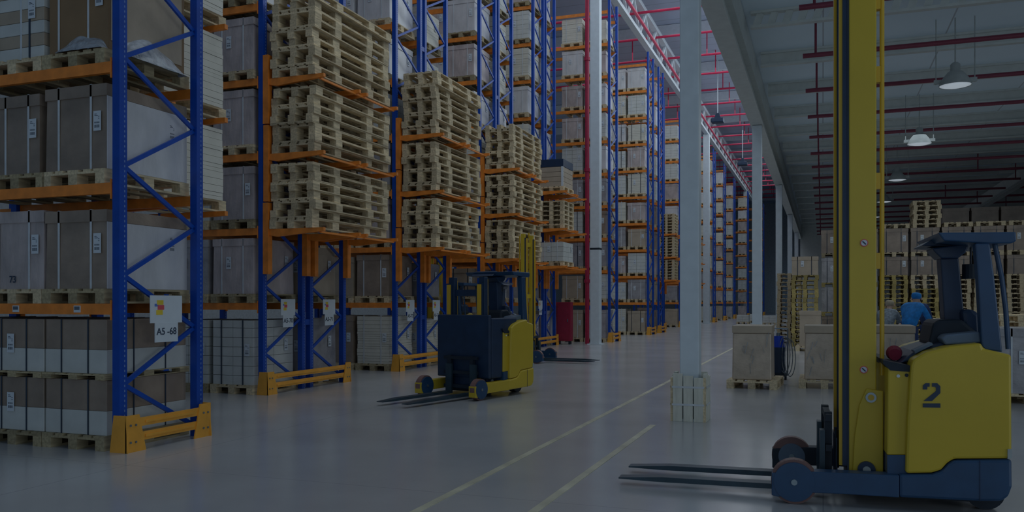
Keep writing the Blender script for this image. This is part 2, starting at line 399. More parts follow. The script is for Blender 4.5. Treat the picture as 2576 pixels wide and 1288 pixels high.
def rack(xe, rows, lab, guardlab=None, bays=1, canti=False, top=TOP, bay=2.75, zmaxbrace=None, braces=True, levels=None, wood=True):
    """rows: list of (y0, y1). xe: the corridor end. Bays run towards -x."""
    r = empty('pallet_rack', (xe, rows[0][0], 0), label=lab, cat='rack', group='blue and orange pallet racks')
    Y0 = rows[0][0]; levels = levels or [z for z in LV if z < top]
    key = ('post', round(top, 2))
    if key not in ME:
        ME[key] = MB().box(-.045, -.05, 0, .045, -.028, top).box(-.045, .028, 0, .045, .05, top).box(-.045, -.028, 0, -.025, .028, top).box(.025, -.028, 0, .045, .028, top).mesh('post', M['post'])
    for (a, b) in rows:
        for n in range(bays+1):
            for yy in (a, b):
                p = inst(ME[key], 'post', r, (-n*bay, yy-Y0, 0))
            if n == 0:
                zt = zmaxbrace or top; D = b-a
                kk = ('brace', round(D, 2))
                if kk not in ME:
                    ME[kk] = (MB().bar((0, .04, .12), (0, D-.04, .67), .03, .045).mesh('brace', M['blue']), MB().bar((0, D-.04, .12), (0, .04, .67), .03, .045).mesh('brace', M['blue']))
                i = 0; z = 0.0
                while braces and z < zt-.7:
                    inst(ME[kk][(i+1) % 2], 'brace', r, (0, a-Y0, z)); z += .55; i += 1
        kb = ('beam', bay)
        if kb not in ME:
            L = bay-.1
            ME[kb] = MB().box(-L, -.025, -.055, 0, .025, .055).box(-.012, -.034, -.11, .0, .03, .09).box(-L, -.034, -.11, -L+.012, .03, .09).mesh('beam', M['orange'])
        for n in range(bays):
            for z in levels:
                for yy in (a-.03, b+.03): inst(ME[kb], 'beam', r, (-n*bay-.05, yy-Y0, z))
    if len(rows) > 1:
        for z in (1.1, 4.2, 7.3):
            MB().box(-.04, rows[0][1]-Y0+.05, z, .04, rows[1][0]-Y0-.05, z+.1).build('row_spacer', M['blue'], r)
    if canti:
        if 'arm' not in ME:
            q = MB(); q.prism([(0, -.06), (.14, -.09), (1.02, -.02), (1.02, .035), (0, .035)], -.03, .03)
            ME['arm'] = q.mesh('arm', M['orange'])
            q = MB(); q.box(0, -.055, 1.95, .10, .055, 3.1); q.box(0.01, -.055, 3.12, .10, .055, 4.35); q.box(0, -.055, 4.37, .10, .055, 5.48)
            ME['armpost'] = q.mesh('arm_post', M['orange'])
            q = MB(); q.box(.97, 0, -.03, 1.0, 1, 0); ME['tie'] = q.mesh('arm_tie', M['orange'])
        for (a, b) in rows:
            for yy in (a, b):
                inst(ME['armpost'], 'arm_post', r, (.046, yy-Y0, 0))
                for z in LV[1:4]: inst(ME['arm'], 'arm', r, (.146, yy-Y0, z))
        for z in LV[1:4]:
            o = inst(ME['tie'], 'arm_tie', r, (.1, 0, z-.02)); o.scale.y = rows[-1][1]-Y0
    if guardlab: guard(xe, Y0, rows[-1][1], guardlab)
    return r

# ------------------------------------------------------------------ loads
def strap_loop(W, D, h, pos, th=.012):
    """vertical strap over front, top and back at x = pos"""
    return MB().box(pos-th, -.006, 0, pos+th, -.001, h).box(pos-th, -.006, h, pos+th, D+.006, h+.005).box(pos-th, D+.001, 0, pos+th, D+.006, h)
def load_mesh(kind, W, D, h, seed):
    rnd = random.Random(seed); q = MB()
    def taper(x0, x1, z0, z1, e):
        n = len(q.v)
        q.v.extend([(x0, 0, z0), (x1, 0, z0), (x1, D, z0), (x0, D, z0), (x0+e, e, z1), (x1-e, e, z1), (x1-e, D-e, z1), (x0+e, D-e, z1)])
        q.f.extend([tuple(n+i for i in f) for f in ((3,2,1,0),(4,5,6,7),(0,1,5,4),(1,2,6,5),(2,3,7,6),(3,0,4,7))])
    if kind in ('carton', 'pink', 'mauve', 'tan', 'pale'):
        taper(-W/2, W/2, 0, h-.12, .008)
        q.box(-W/2-.006, -.006, h-.12, W/2+.006, D+.006, h)
    elif kind == 'boards':
        z = 0
        while z < h-.04:
            e = rnd.uniform(0, .012); t = rnd.choice((.05, .07, .09)); q.box(-W/2+e, e, z, W/2-e, D-e, min(z+t-.004, h)); z += t
    elif kind == 'whitebox':
        z = 0
        while z < h-.05:
            t = .155
            for i in range(2):
                x0 = -W/2+i*W/2
                for j in range(2):
                    q.box(x0+.004, j*D/2+.004, z, x0+W/2-.004, (j+1)*D/2-.004, min(z+t-.006, h))
            z += t
    return q
LOADM = {'pale': ('pale', 'pale shrink-wrapped load', 'wrapped_load', 'carton'), 'carton': ('carton', 'brown shrink-wrapped carton load', 'wrapped_load', 'carton'), 'pink': ('pink', 'pinkish shrink-wrapped load', 'wrapped_load', 'carton'),
         'mauve': ('mauve', 'greyish shrink-wrapped load', 'wrapped_load', 'carton'), 'tan': ('tan', 'tan carton load', 'carton_load', 'carton'),
         'boards': ('board', 'pale stack of flat boards', 'board_stack', 'board stack'), 'whitebox': ('whitebox', 'stacked white cartons', 'white_carton_stack', 'carton')}
LC = {}
def load(kind, loc, W, D, h, where, strap='w', detail=True, lab=None, labelpos=True, group='loads on the racks'):
    mk, words, nm, cat = LOADM[kind]
    key = (kind, W, D, round(h, 2), detail)
    if key not in LC:
        LC[key] = (load_mesh(kind, W, D, h, len(LC)).mesh(nm, M[mk]),
                   [strap_loop(W, D, h, p).mesh('strap', M['strapw']) for p in (-W*.28, W*.25)],
                   [strap_loop(W, D, h, p).mesh('strap', M['strapk']) for p in (-W*.28, W*.25)],
                   label_mesh())
    me, sw, sk, lm = LC[key]
    o = inst(me, nm, None, loc)
    tag(o, label=lab or f'{words}, {where}', cat=cat, group=group)
    if detail:
        for s in (sw if strap == 'w' else sk): inst(s, 'strap', o)
        if labelpos:
            l = inst(lm[0], 'shipping_label', o, (W*.36 if random.random() < .6 else -W*.1, -.010, h*.45)); inst(lm[1], 'barcode', l)
            l = inst(lm[0], 'shipping_label', o, (W/2+.010, D*.8, h*.5), (0, 0, pi/2)); inst(lm[1], 'barcode', l)
    return o
_lm = []
def label_mesh():
    if not _lm:
        a = MB().box(-.05, -.001, 0, .05, .001, .20).mesh('shipping_label', M['label']); b = MB()
        for i, (z, x0, x1) in enumerate(((.165, -.035, -.005), (.15, -.035, .01), (.12, .015, .03), (.14, .015, .03))): b.box(x0, -.002, z, x1, -.0012, z+.006)
        for i in range(7): b.box(-.035+i*.01, -.002, .03, -.035+i*.01+.004+.002*(i % 2), -.0012, .06); b.box(-.035+i*.01, -.002, .075, -.035+i*.01+.005, -.0012, .09)
        _lm.extend([a, b.mesh('barcode', M['ink'])])
    return _lm
SHELF = ['on the floor'] + [f'{ORD[i]} shelf' for i in range(1, 12)]
KINDS = ['pink', 'mauve', 'pink', 'carton', 'whitebox', 'pink', 'tan', 'mauve', 'boards', 'pink']
def fill(rname, xe, rows, levels, slots, detail=True, kinds=None, skip=(), rng=None, parts=True, lightup=99):
    rng = rng or random.Random(hash(rname) % 1000 if 0 else len(rname)*13+int(abs(rows[0][0])*10))
    sidew = ['front row', 'rear row'] if len(rows) > 1 else ['']
    slotw = ['end place', 'inner place', 'third place']
    for ri, (a, b) in enumerate(rows):
        for li in levels:
            zb = 0 if li == 0 else LV[li-1]+.056
            for si in range(slots):
                if (ri, li, si) in skip: continue
                xc = xe-.10-.44-si*.90
                kd = (kinds or {}).get((ri, li, si)) or rng.choice(KINDS if li < lightup else ['pink', 'pale', 'boards', 'whitebox', 'pale'])
                where = f'{SHELF[li]} of {rname}' + (f', {sidew[ri]}' if sidew[ri] else '') + (f', {slotw[si]}' if slots > 1 else '')
                jx = rng.uniform(-.015, .015)
                pallet((xc+jx, a-.06+(b-a-1.14)/2, zb), f'pallet under load, {where}', 'wooddark' if rng.random() < .35 else 'wood', parts)
                hh = rng.choice((.78, .86, .90)); hh = hh if li else rng.choice((.95, 1.05))
                load(kd, (xc+jx, a-.02+(b-a-1.14)/2, zb+PH+.001), .80, 1.10, hh, where, 'w' if rng.random() < .7 else 'k', detail)

# ---- nearest rack
X1, Y1 = -6.60, 6.52
rack(X1, [(Y1, 7.62)], 'nearest blue and orange pallet rack at the left edge, with the A5-68 sign', 'orange floor guard at the end of the nearest rack', bays=1, levels=LV[:5], top=7.2)
def near_load(kind, xc, z, h, lab, W=.82, strap='w', detail=True):
    pallet((xc, Y1-.05, z), 'pallet under '+lab, 'wooddark' if random.random() < .5 else 'wood')
    return load(kind, (xc, Y1-.01, z+PH+.001), W, 1.12, h, '', strap, detail, lab=lab, group='loads on the nearest rack')
XR, XL, XLL = -7.17, -8.02, -8.87
def two_tone(xc, z, h, lab):
    o = tag(MB().box(-.41, 0, h*.44, .41, 1.12, h).build('two_tone_carton_load', M['carton'], None, (xc, Y1-.01, z), bevel=.006), label=lab, cat='carton', group='brown over white cartons on the floor')
    MB().box(-.412, -.002, 0, .412, 1.122, h*.44-.001).build('white_base', M['whitebox'], o, bevel=.004)
    for p in (-.19, .17): inst(strap_loop(.82, 1.12, h, p, .008).mesh('strap', M['strapk']), 'strap', o, (0, -.003, 0))
    for yy in (.35, .8): MB().box(.413, yy-.008, 0, .418, yy+.008, h).build('strap', M['strapk'], o)
    lm = label_mesh(); l = inst(lm[0], 'shipping_label', o, (-.05 if xc < -7.5 else 2, -.012, h*.35)) if xc < -7.5 else None
    if l: inst(lm[1], 'barcode', l)
for xc, w_ in ((XR, 'beside the end post'), (XL, 'one in from the end post'), (XLL, 'two in from the end post')):
    pallet((xc, Y1-.05, 0), f'pallet on the floor under cartons {w_}, nearest rack', 'wooddark')
    two_tone(xc, PH+.001, .56, f'lower brown and white carton load {w_}, nearest rack')
    pallet((xc, Y1-.05, .713), f'pallet between the two cartons {w_}, nearest rack', 'wooddark').scale.z = .4
    two_tone(xc, .713+.061, .55, f'upper brown and white carton load {w_}, nearest rack')
for li_, w_ in ((0, 'first'), (1, 'second')):
    o = near_load('carton', XR, LV[li_]+.056, (.80, .86)[li_], f'brown wrapped carton beside the end post, {w_} shelf of the nearest rack')
    MB().box(.4165, -.004, .0, .4215, 1.122, (.80, .86)[li_]-.125).build('pale_lit_side', M['pale'], o)  # pale film side, with corridor light also put into the colour
    q = MB()
    for i in range(11): q.box(.4217, .10, .06+i*.055, .4225, .125, .072+i*.055)
    q.build('side_print', M['ink'], o)
PK = near_load('pink', XL, LV[0]+.056, .82, 'greyish pink wrapped load, first shelf of the nearest rack')
near_load('mauve', XLL, LV[0]+.056, .8, 'wrapped load cut by the picture edge, first shelf of the nearest rack')
near_load('carton', XL+.04, LV[1]+.056, .83, 'narrow brown wrapped carton, second shelf of the nearest rack', W=.62)
near_load('tan', XLL, LV[1]+.056, .8, 'tan carton cut by the picture edge, second shelf of the nearest rack')
# third shelf: big dark carton and layered white/brown load
zb = LV[2]+.056
pallet((XR, Y1-.05, zb), 'wooden pallet under the big dark brown carton, third shelf of the nearest rack', 'wooddark')
bc = tag(MB().box(-.40, .02, 0, .40, 1.1, .93).build('dark_brown_carton', M['carton2'], None, (XR, Y1, zb+PH+.001), bevel=.01), label='big dark brown carton in half-removed film, third shelf of the nearest rack', cat='carton', group='loads on the nearest rack')
MB().box(.401, .05, .1, .405, 1.05, .92).build('pale_lit_side', M['tan'], bc)  # corridor-facing side, its brighter light put into the tan colour
for p in (-.26, .14): inst(strap_loop(.8, 1.1, .93, p).mesh('strap', M['strapw']), 'strap', bc, (0, .018, 0))
l = inst(label_mesh()[0], 'shipping_label', bc, (.29, .008, .45)); inst(label_mesh()[1], 'barcode', l)
def crumple(name, sx, sy, h, m, parent, loc, seed):
    rn = random.Random(seed); q = MB(); n = 12; k = 8
    for j in range(k+1):
        for i in range(n+1):
            u, v = i/n, j/k; hh = h*.75*(sin(pi*u)**.5)*(1-v)**.8*(.8+.10*sin(u*11+seed)+.10*rn.random())
            q.v.append((-sx/2+sx*u+rn.uniform(-.01, .01), -v*sy+rn.uniform(-.01, .01)+.0, max(0, hh)))
    for j in range(k):
        for i in range(n):
            a = j*(n+1)+i; q.f.append((a, a+1, a+n+2, a+n+1))
    o = q.build(name, m, parent, loc); s = o.modifiers.new('t', 'SOLIDIFY'); s.thickness = .006
    u = o.modifiers.new('s', 'SUBSURF'); u.levels = 1; u.render_levels = 2
    for p in o.data.polygons: p.use_smooth = True
    return o
crumple('loose_film', .62, .10, .26, M['film'], bc, (.08, .03, .0), 4)
o = crumple('loose_film', .9, .14, .42, M['film'], bc, (.40, .55, -.05), 9); o.rotation_euler = (0, 0, pi/2)
pallet((XL, Y1-.05, zb), 'wooden pallet under the striped load, third shelf of the nearest rack', 'wood')
sl = empty('striped_carton_load', (XL, Y1, zb+PH+.001), label='white and brown layered cartons, third shelf of the nearest rack', cat='carton', group='loads on the nearest rack')
for i in range(7): MB().box(-.40, 0, i*.133, .40, 1.1, i*.133+.129).build('carton_layer', M['whitebox' if i % 2 == 0 else 'tan'], sl, bevel=.004)
for p in (-.25, .2): inst(strap_loop(.8, 1.1, .93, p).mesh('strap', M['strapk']), 'strap', sl)
inst(strap_loop(.8, 1.1, .93, .08).mesh('strap', M['strapw']), 'strap', sl)
l = inst(label_mesh()[0], 'shipping_label', sl, (.24, -.012, .42)); inst(label_mesh()[1], 'barcode', l)
near_load('tan', XLL, zb, .9, 'tan carton cut by the picture edge, third shelf of the nearest rack')
MB().box(-.05, -.004, 0, .05, 0, .06).mesh('tmp', M['label'])
for n_, x in enumerate((-7.1, -7.95)):
    t = tag(MB().box(-.045, -.004, -.035, .045, 0, .035).build('shelf_label', M['label'], None, (x, Y1-.056, LV[0])), label='small white location label on the lowest beam of the nearest rack, '+['right one', 'left one'][n_], cat='label', group='shelf labels')
    q = MB()
    for i in range(8): q.box(-.035+i*.009, -.006, -.01, -.035+i*.009+.005, -.0042, .025)
    q.build('barcode', M['ink'], t)

# ---- signs on the rack ends
def text_mesh(txt, size, m):
    c = bpy.data.curves.new('t', 'FONT'); c.body = txt; c.size = size; c.align_x = 'CENTER'; c.align_y = 'CENTER'; c.extrude = .0008; c.offset = .0015
    o = bpy.data.objects.new('t', c); COL.objects.link(o)
    dg = bpy.context.evaluated_depsgraph_get(); me = bpy.data.meshes.new_from_object(o.evaluated_get(dg)); me.materials.clear(); me.materials.append(m)
    bpy.data.objects.remove(o); return me
def sign(x, y0, y1, z0, z1, txt, labA, labB, ysub=None):
    wd = y1-y0; a = empty('colour_chart_sign', (x, (y0+y1)/2, z0), label=labA, cat='sign', group='white picture signs on the rack ends')
    MB().box(-.004, -wd/2, 0, .004, wd/2, z1-z0).build('plate', M['label'], a)
    hh = z1-z0; cx = -wd*.2
    for i, (m, dz, dy) in enumerate((('sigy', .66, 0), ('sigr', .48, .01), ('sigy', .30, -.01))):
        MB().box(.004, cx-wd*.10+dy, hh*dz, .006, cx+wd*.10+dy, hh*(dz+.17)).build('colour_patch', M[m], a)
    MB().box(.004, cx-wd*.17, hh*.6, .0055, cx-wd*.03, hh*.70).build('colour_patch', M['sigb'], a)
    b = empty('location_sign', (x+.002, (y0+y1)/2, z0-.203), label=labB, cat='sign', group='location signs on the rack ends')
    MB().box(-.004, -wd*.36, 0, .004, wd*.36, .203).build('plate', M['label'], b)
    t = inst(text_mesh(txt, .104, M['ink']), 'lettering', b, (.0052, 0, .11), (pi/2, 0, pi/2))
inst(text_mesh('73', .10, M['ink']), 'handwritten_number', PK, (-.02, -.012, .10), (pi/2, 0, 0))
sign(X1+.05, 6.87, 7.33, 1.28, 1.57, 'A5 -68', 'large white sign with yellow and red patches above A5-68', 'white A5-68 sign on the end of the nearest rack')

# ---- rack behind the nearest one: arms with white board stacks
X1b = -8.35
rack(X1b, [(7.9, 9.0)], 'blue rack standing behind the nearest rack', None, bays=1, top=7.2, levels=LV[:5], braces=False)
ar = empty('cantilever_arm_set', (X1b+.05, 7.9, 0), label='orange arms holding pale board stacks behind the nearest rack', cat='rack arm')
for z in LV[1:5]:
    for yy in (.08, 1.02): MB().prism([(0, -.05), (1.05, -.02), (1.05, .04), (0, .04)], yy-.03, yy+.03).build('arm', M['orange'], ar, (0, 0, z))
for i, z in enumerate(LV[1:5]):
    pallet((-7.82, 7.9, z+.041), f'wooden pallet under the pale board stack on the {ORD[i+1]} orange arm, behind the nearest rack', 'wood')
    load('boards', (-7.80, 7.92, z+.041+PH), .84, 1.1, .93, '', detail=False, lab=f'pale board stack on the {ORD[i+1]} orange arm from below, behind the nearest rack')

# ---- racks two to five
XE = -8.6
spec = [(2, 11.34, 13.75, -8.5), (3, 16.2, 18.8, -8.7), (4, 21.1, 23.6, -8.75), (5, 25.9, 28.2, -8.85)]
names = {2: 'the second rack', 3: 'the third rack', 4: 'the fourth rack', 5: 'the fifth rack'}
maxlev = {2: 5, 3: 6, 4: 8, 5: 9}
KS = {(0, 0, 0): 'whitebox', (0, 1, 0): 'pink', (0, 2, 0): 'pink', (0, 3, 0): 'pink', (0, 4, 0): 'pink', (0, 1, 1): 'mauve'}
K3 = {(0, 0, 0): 'boards', (0, 0, 1): 'carton', (0, 1, 0): 'carton', (0, 1, 1): 'tan'}
rows_all = {}
for n, ya, yb, xe in spec:
    mid = (ya+yb)/2; rows = [(ya, mid-.12), (mid+.12, yb)]; rows_all[n] = rows
    rack(xe, rows, f'blue and orange rack with overhanging pallet stacks, {ORD[n]} from the left',
         f'orange floor guard at the end of {names[n]}', bays=1, canti=True, top=TOP)
    fill(names[n], xe, rows, range(0, maxlev[n]+1), 2 if n < 5 else 2, kinds=KS if n == 2 else (K3 if n == 3 else None), lightup=4, parts=n < 4)
cnt = {2: (7, 7, 9), 3: (7, 7, 9), 4: (7, 7, 8)}
for n, ya, yb, xe in spec[:3]:
    for s in range(3):
        z = LV[1+s]+.036
        for i in range(cnt[n][s]):
            rn = random.Random(n*100+s*10+i); dx = rn.uniform(-.035, .035); dy = rn.uniform(-.03, .03)
            if s == 0 and i > cnt[n][s]-2: dx += .02
            o = empty('long_wooden_pallet', (xe+.60+dx, ya-.03+dy, z), rn.uniform(-.012, .012),
                      label=f'long wooden pallet, {ORD[i+1]} up in the {["lowest", "middle", "top"][s]} overhanging stack of {names[n]}', cat='pallet', group='long pallets in the overhanging stacks')
            fl = (i % 2 == 1)
            for me, nm in [(LP[0], 'top_deck')] + [(m_, 'skid') for m_ in LP[1]]:
                c = inst(me, nm, o)
                if fl: c.rotation_euler = (0, pi, 0); c.location = (0, 0, .148)
            z += .1485
# fifth rack's overhanging loads
xe = -8.85
z = LV[2]+.036
for i in range(6):
    pallet((xe+.60, 25.95, z+i*.1505), f'wooden pallet, {ORD[i+1]} up in the stack hanging off the fifth rack', 'wood', True)
pallet((xe+.60, 25.95, LV[1]+.036), 'wooden pallet under the white wrapped load hanging off the fifth rack', 'wood')
load('whitebox', (xe+.60, 25.97, LV[1]+.036+PH+.001), .82, 1.12, .66, '', lab='low white wrapped load hanging off the fifth rack')
pallet((xe+.60, 25.95, LV[3]+.036), 'wooden pallet under the crate with a dark lid, fifth rack', 'wood')
cr = empty('wooden_crate', (xe+.6, 25.97, LV[3]+.036+PH+.001), label='wooden crate with a dark blue lid hanging off the fifth rack', cat='crate')
for i in range(4): MB().box(-.4, 0, i*.16, .4, 1.1, i*.16+.15).build('board', M['tan'], cr)
MB().box(-.41, -.01, .64, .41, 1.11, .88).build('lid', M['darknavy'], cr)
MB().box(.34, -.02, 0, .41, .0, .64).build('corner_edge', M['label'], cr)
# signs of racks two and three (both halves) and four, five
for n, offs in ((2, (0, 1)), (3, (0, 1)), (4, (0,)), (5, (0,))):
    for hf in offs:
        a, b = rows_all[n][hf]; c = a+.62 if hf == 0 else a+.55; xe_ = [s for s in spec if s[0] == n][0][3]
        sign(xe_+.05, c-.20, c+.20, 1.28, 1.55, ['A5-70', 'A5-71', 'A5-72', 'A5-73', 'A5-74', 'A5-75'][(n-2)*2+hf if n < 4 else n],
             f'white sign with colour patches, {names[n]}' + (', near half' if hf == 0 else ', far half') if n < 4 else f'white sign with colour patches, {names[n]}',
             f'small white location sign, {names[n]}' + (', near half' if hf == 0 else ', far half') if n < 4 else f'small white location sign, {names[n]}')

# ---- racks beyond the banded column
far = [(6, [(30.6, 31.8)], -7.45, 2, 'the sixth rack'), (7, [(38.0, 39.2)], -7.45, 2, 'the seventh rack'), (8, [(40.6, 41.8)], -7.45, 1, 'the eighth rack'),
       (9, [(44.2, 45.4), (45.7, 46.9)], -8.3, 1, 'the ninth rack'), (10, [(50.5, 51.7), (51.9, 53.1)], -8.0, 1, 'the tenth rack'),
       (11, [(57.0, 58.2)], -8.0, 1, 'the eleventh rack'), (12, [(63.6, 64.8)], -7.6, 1, 'the twelfth rack'), (13, [(70.8, 72.0)], -7.6, 1, 'the thirteenth rack'),
       (14, [(79, 80.2)], -7.6, 1, 'the fourteenth rack'), (15, [(89, 90.2)], -7.2, 1, 'the fifteenth rack'), (16, [(101, 102.2)], -6.4, 1, 'the sixteenth rack')]
for n, rows, xe, slots, nm in far:
    rack(xe, rows, f'tall blue and orange rack beyond the banded column, {ORD[n]} rack from the left', f'orange floor guard at the end of {nm}', bays=1, canti=n in (9, 10), zmaxbrace=TOP)
    fill(nm, xe, rows[:1], range(0, 10), slots, detail=n < 8, parts=False, kinds=None, lightup=5)
for n, y0, xe in ((9, 44.2, -8.3), (10, 50.5, -8.0)):
    for s in range(3):
        for i in range(7):
            pallet((xe+.60, y0+.02, LV[1+s]+.036+i*.1505), f'wooden pallet, {ORD[i+1]} up in the {["lowest", "middle", "top"][s]} stack hanging off {far[n-6][4]}', 'wood', False)

# ------------------------------------------------------------------ reach truck
TA = R(17.5); OX, OZ = 2.09, 6.22
def P(px, py, w=0.0):
    t = (px-1288)/F
    b = (t*(OZ+cos(TA)*w) - OX - sin(TA)*w)/(cos(TA)+sin(TA)*t)
    Z = OZ - sin(TA)*b + cos(TA)*w
    return (b, H-(py-HY)*Z/F)
def PP(pts, w=0.0): return [P(a, b, w) for a, b in pts]
TW = 1.22
def reach_truck(loc, rz, lab, mast_top=5.3, main=True, mastmat='yellow', base='navy'):
    t = empty('reach_truck', loc, rz, label=lab, cat='forklift', group='yellow reach trucks')
    Y = M['yellow']; Nv = M['navy']
    # chassis (both sides)
    hull = PP([(2262, 1194), (2345, 1193), (2370, 1185), (2385, 1168), (2400, 1158), (2546, 1156), (2547, 1225), (2538, 1250), (2520, 1262), (2465, 1262), (2262, 1252)])
    MB().prism(hull, 0, TW).build('chassis', M[base], t, bevel=.02)
    MB().prism(PP([(2464, 1158), (2466, 1158), (2466, 1261), (2464, 1261)]), -.004, 0).build('seam', M['darknavy'], t)
    body = PP([(2279, 1192), (2283, 1060), (2292, 925), (2297, 906), (2330, 886), (2390, 871), (2470, 863), (2475, 877), (2546, 893), (2547, 1145), (2541, 1155), (2400, 1156), (2384, 1167), (2369, 1184), (2344, 1191)])
    MB().prism(body, .01, TW-.01).build('body', Y, t, bevel=.018)
    MB().prism(PP([(2535, 1130), (2546, 1130), (2546, 1152), (2535, 1155)]), .0, .012).build('tail_light', M['fixture'], t)
    if main:
        for pl in ([(2322,980),(2322,970),(2329,964),(2339,964),(2339,973),(2333,973),(2333,980)], [(2345,964),(2358,964),(2366,972),(2366,989),(2345,1009),(2324,1009),(2355,984),(2355,976),(2352,973),(2345,973)], [(2322,1015),(2366,1015),(2366,1026),(2322,1025)]):
            MB().prism(PP(pl), .004, .0095).build('stencil_number', M['ink'], t)
    # legs
    for s, (w0, w1) in enumerate(((0, .13), (TW-.13, TW))):
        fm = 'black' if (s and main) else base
        lg = PP([(1941, 1190), (2050, 1187), (2262, 1196), (2262, 1252), (2120, 1243), (2040, 1240), (1958, 1250), (1941, 1246)])
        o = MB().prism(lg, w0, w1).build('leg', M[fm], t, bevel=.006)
        bw, zw = P(1998, 1212)
        wy = (w0+w1)/2
        r = .165
        wl = MB().cyl((bw, wy-.045, r), (bw, wy+.045, r), r, 32).build('load_wheel', M['tyre'], t, smooth=False)
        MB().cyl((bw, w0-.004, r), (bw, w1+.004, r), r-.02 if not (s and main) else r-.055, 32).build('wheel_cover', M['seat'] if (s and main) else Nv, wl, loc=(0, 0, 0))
        MB().cyl((bw, w0-.012, r), (bw, w1+.012, r), .022, 16).build('hub', M['steel'], wl)
    # drive wheel + caster
    for nm, px in (('drive_wheel', 2500), ('caster_wheel', 2430)):
        b0 = P(px, 1250)[0]
        MB().cyl((b0, .25 if px == 2500 else .75, .13), (b0, .37 if px == 2500 else .87, .13), .13, 24).build(nm, M['black'], t)
    # underside tray
    b0 = P(2150, 1240)[0]; b1 = P(2450, 1240)[0]
    MB().box(b0, .16, .07, b1, TW-.16, .22).build('belly_plate', M['black'], t)
    # battery box
    bt = PP([(2231, 1145), (2234, 925), (2290, 930), (2284, 1145)], .06)
    MB().prism(bt, .06, TW-.06).build('battery_box', Y, t, bevel=.01)
    MB().prism(PP([(2232, 1192), (2232, 1145), (2284, 1145), (2282, 1194)], .06), .058, TW-.06).build('battery_foot', Nv, t)
    MB().prism(PP([(2222, 906), (2300, 922), (2296, 936), (2240, 932), (2222, 915)], .05), .05, TW-.05).build('battery_rim', M['black'], t)
    q = MB()
    for px, col in ((2281, 1),): 
        b0, z0 = P(px, 944, .05); q.cyl((b0, .05, z0), (b0, .062, z0), .012, 12)
    q.build('cap', M['black'], t)
    b0, z0 = P(2260, 946, .05); MB().cyl((b0, .052, z0), (b0, .062, z0), .012, 12).build('sticker', M['label'], t)
    # mast
    MM = M[mastmat]
    b0 = P(2136, 900, .25)[0]; b1 = P(2205, 900, .25)[0]
    zb_ = .16
    if not main: b1 = b0+.09
    for w0 in (.25, .87):
        MB().box(b0, w0, zb_, b1, w0+.10, mast_top).build('mast_rail', MM, t, bevel=.008)
        MB().box(b0-.012, w0+.012, zb_, b0, w0+.10, mast_top).build('rail_edge', M['ink'] if main else MM, t)
        MB().box(b0-.045, w0+.02, zb_+.1, b0-.0125, w0+.10, mast_top-.1).build('inner_channel', M['darknavy'], t)
        MB().box(b0-.068, w0+.03, zb_+.1, b0-.0455, w0+.10, mast_top-.12).build('inner_rail', M['yellow2'], t)
        MB().cyl((b1+.043, w0+.05, .95), (b1+.043, w0+.05, mast_top-.05), .017, 10).build('lift_chain_rod', M['yellow2'], t)
    for z in [zb_+.1+.0]+[z_ for z_ in (1.6, 2.9, 4.1, 5.1) if z_ < mast_top-.1]:
        MB().box(b1-.06, .352, z, b1-.01, .868, z+.10).build('cross_member', MM, t)
    foot = PP([(2145, 1192), (2150, 1100), (2162, 1020), (2180, 978), (2222, 984), (2222, 1192)], .22)
    MB().prism(foot, .22, .249).build('mast_foot', MM, t, bevel=.006)
    bb, zz = P(2191, 1000, .21)
    MB().cyl((bb, .205, zz), (bb, .22, zz), .038, 24).build('pivot_ring', M['steel'], t)
    MB().cyl((bb, .200, zz), (bb, .2045, zz), .022, 20).build('pivot_cap', M['yellow2'], t)
    bb, zz = P(2180, 1182, .2)
    MB().cyl((bb, .19, zz), (bb, .22, zz), .062, 28).build('mast_roller', M['darknavy'], t)
    MB().cyl((bb, .182, zz), (bb, .1895, zz), .028, 20).build('roller_cap', M['fixture'], t)
    if main:
        for px, py in ((2174, 611), (2173, 930)):
            bb, zz = P(px, py, .245)
            o = MB().cyl((bb, .244, zz), (bb, .2485, zz), .028, 24).build('warning_sticker', M['sigr'], t)
            MB().cyl((bb, .242, zz), (bb, .2438, zz), .022, 24).build('sticker_face', M['label'], o)
            MB().bar((bb-.012, .2405, zz+.012), (bb+.012, .2405, zz-.012), .002, .008).build('sticker_mark', M['ink'], o)
    # brackets behind mast
    for z in (3.7, 3.15, 2.35, 1.75):
        if z < mast_top: MB().box(b1+.001, .27, z, b1+.03, .33, z+.12).build('rod_bracket', M['yellow2'], t)
    if mastmat == 'darknavy':
        MB().box(.30, .08, .30, .36, TW-.08, 1.30).box(.36, .08, .30, 1.05, .12, 1.25).box(.36, TW-.12, .30, 1.05, TW-.08, 1.25).build('cab_panel', M['darknavy'], t, bevel=.02)
    # carriage
    c0 = P(2074, 1100, .35)[0]; c1 = P(2097, 1100, .35)[0]
    zt = P(2085, 1037, .35)[1]
    for w0 in (.35, .80): MB().box(c0, w0, .10, c0+.055, w0+.07, zt).build('carriage_upright', M['black'], t)
    for z in (.14, .36, zt-.06): MB().box(c0+.005, .28, z, c0+.05, .95, z+.05).build('carriage_bar', M['black'], t)
    for i in range(4): MB().cyl((c1+.02+i*.018, .4+.1*i, .2), (c1+.02+i*.018, .4+.1*i, zt-.12-.03*i), .012, 8).build('hydraulic_hose', M['black'], t)
    MB().box(c1+.02, .38, .12, b0-.075, .84, zt-.20).build('tilt_block', M['darknavy'], t)
    # forks
    for w0 in (.27, .76):
        L0 = c0; tip = -1.36
        q = MB(); q.prism([(L0, .05), (L0, .09), (tip+.35, .085), (tip, .062), (tip, .052), (tip+.3, .045)], w0, w0+.12)
        q.build('fork', M['forksteel'], t)
        MB().box(L0-.035, w0, .09, L0-.001, w0+.12, .52).build('fork_heel', M['forksteel'], t)
